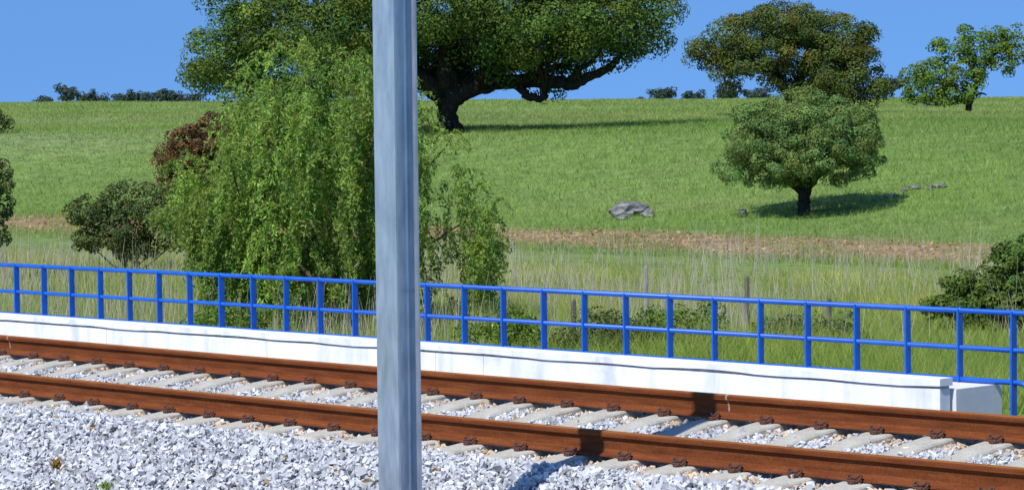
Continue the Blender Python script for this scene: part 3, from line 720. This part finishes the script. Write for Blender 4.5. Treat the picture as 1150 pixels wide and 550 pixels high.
    for pts, a, c in [([(372, 398, 0), (370, 350, 0), (364, 290, .1), (368, 220, .1), (360, 150, 0), (350, 90, 0)], .06, .012), ([(369, 330, 0), (390, 260, -.4), (415, 180, -.6), (430, 110, -.5)], .05, .012), ([(366, 300, 0), (330, 220, -.3), (300, 150, -.5), (285, 110, -.4)], .05, .009),
                      ([(368, 320, 0), (420, 260, .5), (470, 200, .6), (500, 165, .5), (512, 146, .5)], .035, .004), ([(370, 340, 0), (310, 270, .3), (250, 215, .5), (205, 190, .4)], .045, .008), ([(364, 280, 0), (380, 200, .8), (400, 120, 1.0)], .04, .01),
                      ([(370, 330, 0), (300, 280, -.8), (270, 200, -1.1), (262, 130, -1.0)], .04, .008), ([(372, 345, 0), (440, 300, -.3), (500, 262, -.5), (530, 244, -.5), (545, 244, -.5)], .03, .004)]:
        pp = catmull([Lx(*p) for p in pts], 6); tr.append(tube(pp, np.linspace(a, c, len(pp)), 7))
    V, F = merge(tr); poly_obj('trunk', V @ R.T, F, M['twig'], t, True)
    V, F = merge(parts); poly_obj('shoots', V @ R.T, F, M['twig'], t, True)
weeping_tree()

# ------------------------------------------------------------------ shrubs
def shrub(name, label, base_px, v, lob, leaf, size, per_m2, clump_r, leaves_n, stems=5, tint2=None, cat='shrub', twigs=20, group=None, fill=.3):
    b, s, L_ = px_tree(base_px, v=v)
    lobes = [(L_(cx, cy, dv), (rx / s, rd, ry / s)) for cx, cy, rx, ry, dv, rd in lob]
    lm = []
    for k in range(stems):
        c, r = lobes[k % len(lobes)]
        e = np.array(c) + np.array(r) * rng.uniform(-.4, .4, 3); st = np.array([rng.uniform(-.25, .25) * r[0], rng.uniform(-.2, .2), -.1])
        lm.append(([st, st * .5 + e * .5 + rng.normal(0, .08, 3), e], .03, .01))
    return build_tree(name, label, cat, b, lobes, lm, leaf, size, per_m2, clump_r, leaves_n, twigs=twigs, bark='twig', twig_r=.012, tint2=tint2, group=group, fill=fill)
shrub('dark_shrub', 'dark grey-green shrub left of the weeping tree, below the red-brown bush', (140, 300), 72, [(108, 240, 28, 26, 0, .8), (150, 236, 36, 32, .3, .9), (185, 240, 30, 26, 0, .8), (130, 265, 40, 24, -.2, .8), (205, 248, 18, 22, 0, .6), (150, 280, 26, 18, 0, .5), (110, 272, 24, 18, 0, .5), (188, 268, 30, 22, 0, .6)], 'shrub_leaf', .085, 6.5, .20, 58, 8, (.15, (1.5, .95, .75)))
shrub('red_brown_bush', 'red-brown leafed bush behind the left side of the weeping tree', (222, 262), 92, [(215, 173, 30, 26, 0, .9), (245, 158, 26, 26, 0, .9), (196, 180, 20, 18, 0, .7), (235, 198, 38, 30, .2, 1), (255, 183, 22, 30, 0, .8), (205, 210, 26, 26, 0, .8), (225, 235, 24, 24, 0, .8)], 'red_leaf', .10, 6, .24, 70, 7, (.08, (.75, 1.3, .9)))
shrub('edge_shrub', 'dark green shrub cut off by the left edge of the photo', (-18, 300), 70, [(-16, 205, 24, 22, 0, .8), (-8, 196, 20, 16, 0, .6), (2, 226, 12, 7, 0, .4), (-18, 240, 24, 18, 0, .6), (-16, 270, 20, 24, 0, .6)], 'shrub_leaf', .085, 5, .19, 70, 6)
shrub('small_dark_bush', 'small dark bush high on the field at the left edge of the photo', (-8, 150), None, [(-6, 139, 16, 7, 0, .9), (-14, 134, 16, 9, 0, .9)], 'shrub_leaf', .16, 3, .35, 30, 3)
shrub('right_bush', 'dense dark green bush behind the railing at the right edge of the photo', (1130, 372), 51, [(1135, 366, 56, 24, -.2, .6), (1160, 340, 34, 44, 0, .7), (1140, 314, 40, 36, 0, .8), (1100, 328, 42, 24, 0, .7), (1072, 338, 26, 16, 0, .5), (1160, 298, 36, 28, .2, .7), (1120, 346, 54, 26, -.3, .7), (1060, 346, 22, 12, 0, .4), (1160, 345, 30, 40, 0, .8)], 'cork_leaf', .07, 13, .15, 62, 8, twigs=30)
for k, (px_, py_, rx, ry, lab) in enumerate([(905, 358, 54, 20, 'low dark green bramble behind the railing, left of the right-hand bush'), (770, 354, 54, 26, 'dark green bramble behind the railing between two grey fence stakes'),
                                              (672, 356, 46, 28, 'dark bramble behind the railing just right of the leftmost fence stake'), (560, 358, 38, 26, 'green bramble behind the railing at the right foot of the weeping tree'), (250, 352, 42, 26, 'leafy green bramble behind the railing at the left foot of the weeping tree')]):
    lb = [(px_ + rng.uniform(-1, 1) * rx, py_ + rng.uniform(-.1, 1.0) * ry + 4, rx * rng.uniform(.14, .34), ry * rng.uniform(.3, .62), rng.uniform(-.6, .6), rng.uniform(.2, .45)) for _ in range(13)]
    shrub('bramble', lab, (px_, py_ + 14), 47 - k * .5, lb,
          'shrub_leaf' if k in (0, 2) else 'bright_leaf', .06, 7, .19, 55, 4, twigs=14, group='brambles behind the railing')

# ------------------------------------------------------------------ far trees on the skyline
def far_tree(px, top, width, lab, v=700.0, tall=False):
    b = at_depth(px, v); _, by, z = project(b); s = F_PX / z
    L_ = lambda x, y, dv=0: ((x - px) / s, dv, (by - y) / s)
    h = by - top; lobes = []
    for k in range(7):
        lobes.append((L_(px + rng.uniform(-.36, .36) * width, top + rng.uniform(.18, .6) * min(h, 22) + (2 if tall else 4), rng.uniform(-1, 1)), (width * rng.uniform(.18, .32) / s, width * .22 / s, min(h, 22) * rng.uniform(.14, .26) / s)))
    lobes.append((L_(px, top + min(h, 22) * .62, 0), (width * .42 / s, width * .3 / s, min(h, 22) * .36 / s)))
    lm = [([L_(px, by + 2), L_(px + 1, (by + top) / 2), L_(px, top + 5)], .22, .06), ([L_(px, (by + top) / 2 + 4), L_(px + width * .25, top + 9)], .12, .05), ([L_(px, (by + top) / 2 + 3), L_(px - width * .25, top + 10)], .12, .05)]
    build_tree('eucalyptus', lab, 'tree', b, lobes, lm, 'far_leaf', .5, per_m2=.4, clump_r=.8, leaves_n=30, twigs=8, twig_r=.06, group='far trees on the skyline')
far_tree(48, 105, 20, 'lone low bluish tree on the skyline, leftmost of the far row')
far_tree(78, 95, 26, 'tallest bluish tree on the left skyline, beside the lone low one', tall=True)
for k, (px_, top, w) in enumerate([(100, 99, 20), (116, 103, 16), (133, 101, 18), (150, 99, 20), (166, 98, 20), (182, 96, 20), (199, 98, 20), (216, 102, 20)]):
    far_tree(px_, top, w, '%s bluish tree to the right of the tallest one in the left skyline row' % ORD[k])
far_tree(743, 94, 30, 'wider of the two far bluish trees right of the cork oak')
far_tree(777, 99, 22, 'narrower of the two far bluish trees right of the cork oak')
far_tree(717, 106, 10, 'tiny bluish bush on the skyline beside the two far trees')
far_tree(818, 96, 20, 'far bluish tree seen under the left limb of the browning oak')
far_tree(850, 94, 26, 'far bluish tree seen through the gap beside the browning oak trunk')
far_tree(1000, 82, 34, 'tall far bluish tree between the browning oak and the leaning tree', tall=True)

# ------------------------------------------------------------------ rocks
def rock(name, label, px, py, w, h, seed, group=None, cat='rock'):
    r_ = np.random.default_rng(seed); b = ground_px(px, py); s = F_PX / project(b)[2]
    # subdivided icosahedron, dented
    V, F = ICO.copy(), ICF.copy()
    for _ in range(2):
        mid = {}; V = list(map(tuple, V)); nf = []
        def m(a, c):
            k = (min(a, c), max(a, c))
            if k not in mid:
                p = np.array(V[a]) + np.array(V[c]); V.append(tuple(p / np.linalg.norm(p))); mid[k] = len(V) - 1
            return mid[k]
        for a, c, d in F:
            ab, bc, ca = m(a, c), m(c, d), m(d, a); nf += [(a, ab, ca), (c, bc, ab), (d, ca, bc), (ab, bc, ca)]
        F = np.array(nf); V = np.array(V)
    ph = r_.uniform(0, 6, 6)
    d = 1 + .13 * np.sin(V[:, 0] * 3 + ph[0]) * np.sin(V[:, 1] * 3.3 + ph[1]) + .11 * np.sin(V[:, 2] * 5 + ph[2] + V[:, 0] * 2) + r_.normal(0, .075, len(V)) + .10 * np.sin(V[:, 0] * 9 + ph[3]) * np.sin(V[:, 2] * 8 + ph[4])
    V = V * d[:, None] * np.array([w / s / 2, w / s / 2 * .8, h / s * .62]); V[:, 2] += h / s * .36
    R = np.array([[RH[0], FWH[0], 0], [RH[1], FWH[1], 0], [0, 0, 1]])
    o = mesh_obj(name, V @ R.T, F, M['rock']); o.location = b
    return tag(o, label, cat, group)
rock('boulder', 'large grey lichen-covered boulder lying in the middle of the field', 706, 243, 44, 17, 3, cat='boulder')
rock('rock', 'small grey rock against the right side of the large boulder', 728, 244, 18, 9, 5)
rock('rock', 'little pale rock in front of the large boulder', 700, 247, 14, 6, 9)
rock('rock', 'little grey rock left of the shadow of the small round tree', 834, 241, 9, 7, 12)
for k, (px_, py_, w, h) in enumerate([(985, 226, 13, 3), (1001, 222, 17, 4), (1015, 216, 9, 5), (1027, 213, 16, 5), (1044, 214, 8, 4), (1055, 211, 17, 5)]):
    rock('rock', '%s pale rock from the left in the low row right of the round tree' % ORD[k], px_, py_, w, h, 20 + k, 'low row of rocks in the field')
rock('boulder', 'pinkish grey rock at the foot of the leaning tree', 1045, 120, 15, 8, 31, cat='boulder')

# ------------------------------------------------------------------ old fence stakes beyond the railing
for px_, top, v, wd, pale, tilt, lab in [(641, 337, 47, .10, 0, .02, 'leftmost dark wooden fence stake behind the railing'), (724, 300, 48, .09, 1, -.01, 'pale grey fence stake behind the railing, taller than the others'),
                                         (837, 311, 51, .10, 0, .01, 'dark wooden fence stake standing above the railing in dry grass'), (929, 336, 53, .11, 0, .03, 'dark fence stake just right of the low bramble'), (1003, 366, 52, .11, 0, -.03, 'short broken fence stake, rightmost behind the railing')]:
    b = at_depth(px_, v); _, by, z = project(b); h = (by - top) * z / F_PX
    k = 7; a = np.linspace(0, 2 * np.pi, k, endpoint=False); pts = []
    for zz, f in ((-.2, 1.0), (h * .5, .95), (h - .02, .9), (h + .015, .6)):
        pts.append(np.stack([np.cos(a) * wd / 2 * f * (1 + .12 * np.sin(a * 3 + zz)) + tilt * zz, np.sin(a) * wd / 2 * f, np.full(k, zz) + (.012 * np.cos(a) if zz > h - .05 else 0)], -1))
    V = np.vstack(pts); F = [(r * k + i, r * k + (i + 1) % k, (r + 1) * k + (i + 1) % k, (r + 1) * k + i) for r in range(3) for i in range(k)] + [tuple(range(3 * k, 4 * k))]
    o = poly_obj('fence_stake', V, F, M['stake_pale' if pale else 'stake']); o.location = b
    tag(o, lab, 'stake', 'old fence stakes beyond the railing')

# ------------------------------------------------------------------ grass, weeds, dry stalks, clods
def spikes(name, B, h, w, lean, tint, material):
    """far grass: one slim leaning triangle each"""
    n = len(B); a = rng.uniform(0, 2 * np.pi, n); side = np.stack([np.cos(a), np.sin(a), 0 * a], -1) * (w / 2)[:, None]
    la = rng.uniform(0, 2 * np.pi, n); lv = np.stack([np.cos(la), np.sin(la), 0 * la], -1) * (lean * h)[:, None]
    V = np.stack([B - side, B + side, B + np.array([0, 0, 1.0]) * h[:, None] + lv], 1)
    return mesh_obj(name, V.reshape(-1, 3), np.arange(3 * n).reshape(n, 3), material, tint=np.repeat(tint, 3, 0))

def blades(name, B, h, w, lean, tint, material, curve=True):
    """narrow bent blades: base points B"""
    n = len(B); a = rng.uniform(0, 2 * np.pi, n); side = np.stack([np.cos(a), np.sin(a), 0 * a], -1) * (w / 2)[:, None]
    face = RH[None] * 1.0
    la = rng.uniform(0, 2 * np.pi, n); lv = np.stack([np.cos(la), np.sin(la), 0 * la], -1) * (lean * h)[:, None]
    up = np.array([0, 0, 1.0]) * h[:, None]
    V = np.stack([B - side, B + side, B + side * .75 + up * .55 + lv * .3, B + up * (1 - .12 * lean[:, None]) + lv, B - side * .75 + up * .55 + lv * .3], 1)
    F = np.array([(0, 1, 2, 3, 4)])[None] + (np.arange(n) * 5)[:, None, None]
    return mesh_obj(name, V.reshape(-1, 3), F.reshape(-1, 5), material, tint=np.repeat(tint, 5, 0))

def scatter(n, v0, v1, power=1.0, spread=.262):
    """points in a fan ahead, thinner with distance"""
    v = v0 * (v1 / v0) ** rng.random(n) if power == 1 else rng.uniform(v0, v1, n)
    u = v * rng.uniform(-spread, spread, n)
    x = CAM[0] + u * RH[0] + v * FWH[0]; y = CAM[1] + u * RH[1] + v * FWH[1]
    return x, y, v
def soil(x, y):
    w = 2.2 * np.sin(x * .18 + 1) * np.sin(y * .2 + x * .07) + 1.0 * np.sin(x * .55) + .8 * np.sin(x * 1.3 + y)
    return np.clip(1 - (np.abs(y + w * .35 - 46.6) - (2.5 + .8 * np.sin(x * .11 + 4)) * np.clip((x + 105) / 45, .3, 1)) / 1.6, 0, 1) * np.clip(.82 + .5 * np.sin(x * .9 + 2 * np.sin(y * 1.1)), 0, 1)
def patch(x, y, f): return np.sin(x * f + 1.1 * np.sin(y * f * .8)) * np.sin(y * f * 1.3 + 1.7 * np.sin(x * f * .6))

dpa, dpb = ground_px(745, 240), ground_px(1000, 222); dry_y = (dpa[1] + dpb[1]) / 2; dry_x0, dry_x1 = dpa[0] - 3, dpb[0] + 3
x, y, v = scatter(515000, 70, 330)
keep = (y > 41) & (rng.random(len(x)) > soil(x, y) * .93); x, y, v = x[keep], y[keep], v[keep]
B = np.stack([x, y, terrain(x, y) - .02], -1); n = len(B)
pt = patch(x, y, .12) * .5 + patch(x + 30, y, .45) * .5
h = rng.uniform(.10, .26, n) * (1 + .35 * pt); w = rng.uniform(.016, .030, n) * v / 85
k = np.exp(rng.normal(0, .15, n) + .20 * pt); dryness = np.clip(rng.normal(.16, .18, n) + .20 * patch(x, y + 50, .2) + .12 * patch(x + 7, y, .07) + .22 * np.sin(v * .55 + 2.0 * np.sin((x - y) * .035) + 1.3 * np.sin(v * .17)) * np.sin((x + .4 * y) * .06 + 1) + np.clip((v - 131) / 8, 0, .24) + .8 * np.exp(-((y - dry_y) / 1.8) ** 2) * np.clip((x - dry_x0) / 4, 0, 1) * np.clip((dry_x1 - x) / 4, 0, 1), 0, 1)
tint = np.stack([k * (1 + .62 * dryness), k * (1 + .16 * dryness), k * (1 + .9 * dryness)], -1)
pale = rng.random(n) < .02; tint = np.where(pale[:, None], np.array([2.0, 1.5, 2.6]) * k[:, None], tint)
tag(spikes('field_grass', B, h, w, rng.uniform(.3, 1.3, n), tint, M['grass']), 'short green grass covering the sloping field', 'grass', kind='stuff')

x, y, v = scatter(300000, 36, 92, 1)
keep = (y > 5.9) & (y < 45) & (rng.random(len(x)) > soil(x, y) * .9); x, y, v = x[keep], y[keep], v[keep]
B = np.stack([x, y, terrain(x, y) - .03], -1); n = len(B); pt = patch(x, y, .5)
near = np.clip(1 - (y - 18) / 12, 0, 1)
h = rng.uniform(.14, .34, n) * (1 + .5 * near) * (1 + .55 * pt) * np.clip(1.3 - (y - 26) / 16, .35, 1); w = rng.uniform(.008, .016, n) * (.5 + v / 90)
k = np.exp(rng.normal(0, .22, n) + .12 * pt); dryness = np.clip(rng.normal(.22, .25, n) + .42 * (1 - near) + .2 * pt, 0, 1.3)
tint = np.stack([k * (1 + .95 * dryness), k * (1 + .25 * dryness), k * (1 + .9 * dryness)], -1)
tag(spikes('trackside_weeds', B, h, w, rng.uniform(.2, 1.1, n), tint, M['weed']), 'rank green grass and weeds between railing and field', 'weeds', kind='stuff')

x, y, v = scatter(17000, 46, 84, 1)
keep = (y > 9) & (y < 43) & (rng.random(len(x)) < .06 + .94 * (patch(x, y, .35) + .5 * patch(x + 9, y - 4, .9) > -.12)); x, y, v = x[keep], y[keep], v[keep]
B = np.stack([x, y, terrain(x, y) - .03], -1); n = len(B)
h = rng.uniform(.35, 1.0, n) * rng.choice([.8, .8, 1, 1.4], n); w = rng.uniform(.005, .010, n)
k = rng.uniform(.55, 1.15, n); gr = rng.random(n) < .35
tint = np.stack([k, k * np.where(gr, 1.02, 1), k * np.where(gr, 1.25, 1)], -1)
la = rng.uniform(0, 2 * np.pi, n); lean = rng.uniform(.02, .35, n) * h
a3 = np.array([0, 2.094, 4.189]); ring = np.stack([np.cos(a3), np.sin(a3), 0 * a3], -1)
tip = B + np.stack([np.cos(la) * lean, np.sin(la) * lean, h], -1)
V = np.concatenate([B[:, None] + ring[None] * (w * .7)[:, None, None], tip[:, None] + ring[None] * (w * .22)[:, None, None]], 1)
F = np.array([(0, 1, 4, 3), (1, 2, 5, 4), (2, 0, 3, 5)])[None] + (np.arange(n) * 6)[:, None, None]
tag(mesh_obj('dry_stalks', V.reshape(-1, 3), F.reshape(-1, 4), M['dry'], tint=np.repeat(tint, 6, 0)), 'tall pale dry stalks standing between railing and field', 'stalks', kind='stuff')

x, y, v = scatter(34000, 62, 125, 1)
keep = rng.random(len(x)) < soil(x, y) * .9; x, y = x[keep], y[keep]; n = len(x)
C = np.stack([x, y, terrain(x, y)], -1); k = rng.uniform(.6, 1.5, n)
tag(stones('earth_clods', C, rng.uniform(.025, .075, n), np.stack([k, k, k], -1), M['clod']), 'brown earth clods and straw of the bare ploughed strip', 'earth', kind='stuff')

# small weeds rooted in the ballast
for k, (px_, py_, lab) in enumerate([(63, 522, 'small reddish-brown weed growing in the white ballast at lower left'), (118, 548, 'small green weed at the bottom edge of the white ballast')]):
    d = ray(px_, py_); tt = np.linspace(.004, .012, 4000); Q = CAM + d * tt[:, None]; q = Q[np.argmax(Q[:, 2] < ballast_z(Q[:, 1]) + .02)]
    n = 46; B = np.stack([rng.normal(0, .028, n), rng.normal(0, .028, n), np.full(n, -.02)], -1)
    g_ = rng.uniform(.6, 1.3, n); t_ = np.stack([g_ * (1.6 if k == 0 else 1.0), g_ * (.75 if k == 0 else 1), g_ * .8], -1)
    o = blades('ballast_weed', B, rng.uniform(.05, .13, n), rng.uniform(.008, .016, n), rng.uniform(.3, 1.3, n), t_, M['weed']); o.location = q
    tag(o, lab, 'weed', 'weeds in the ballast')
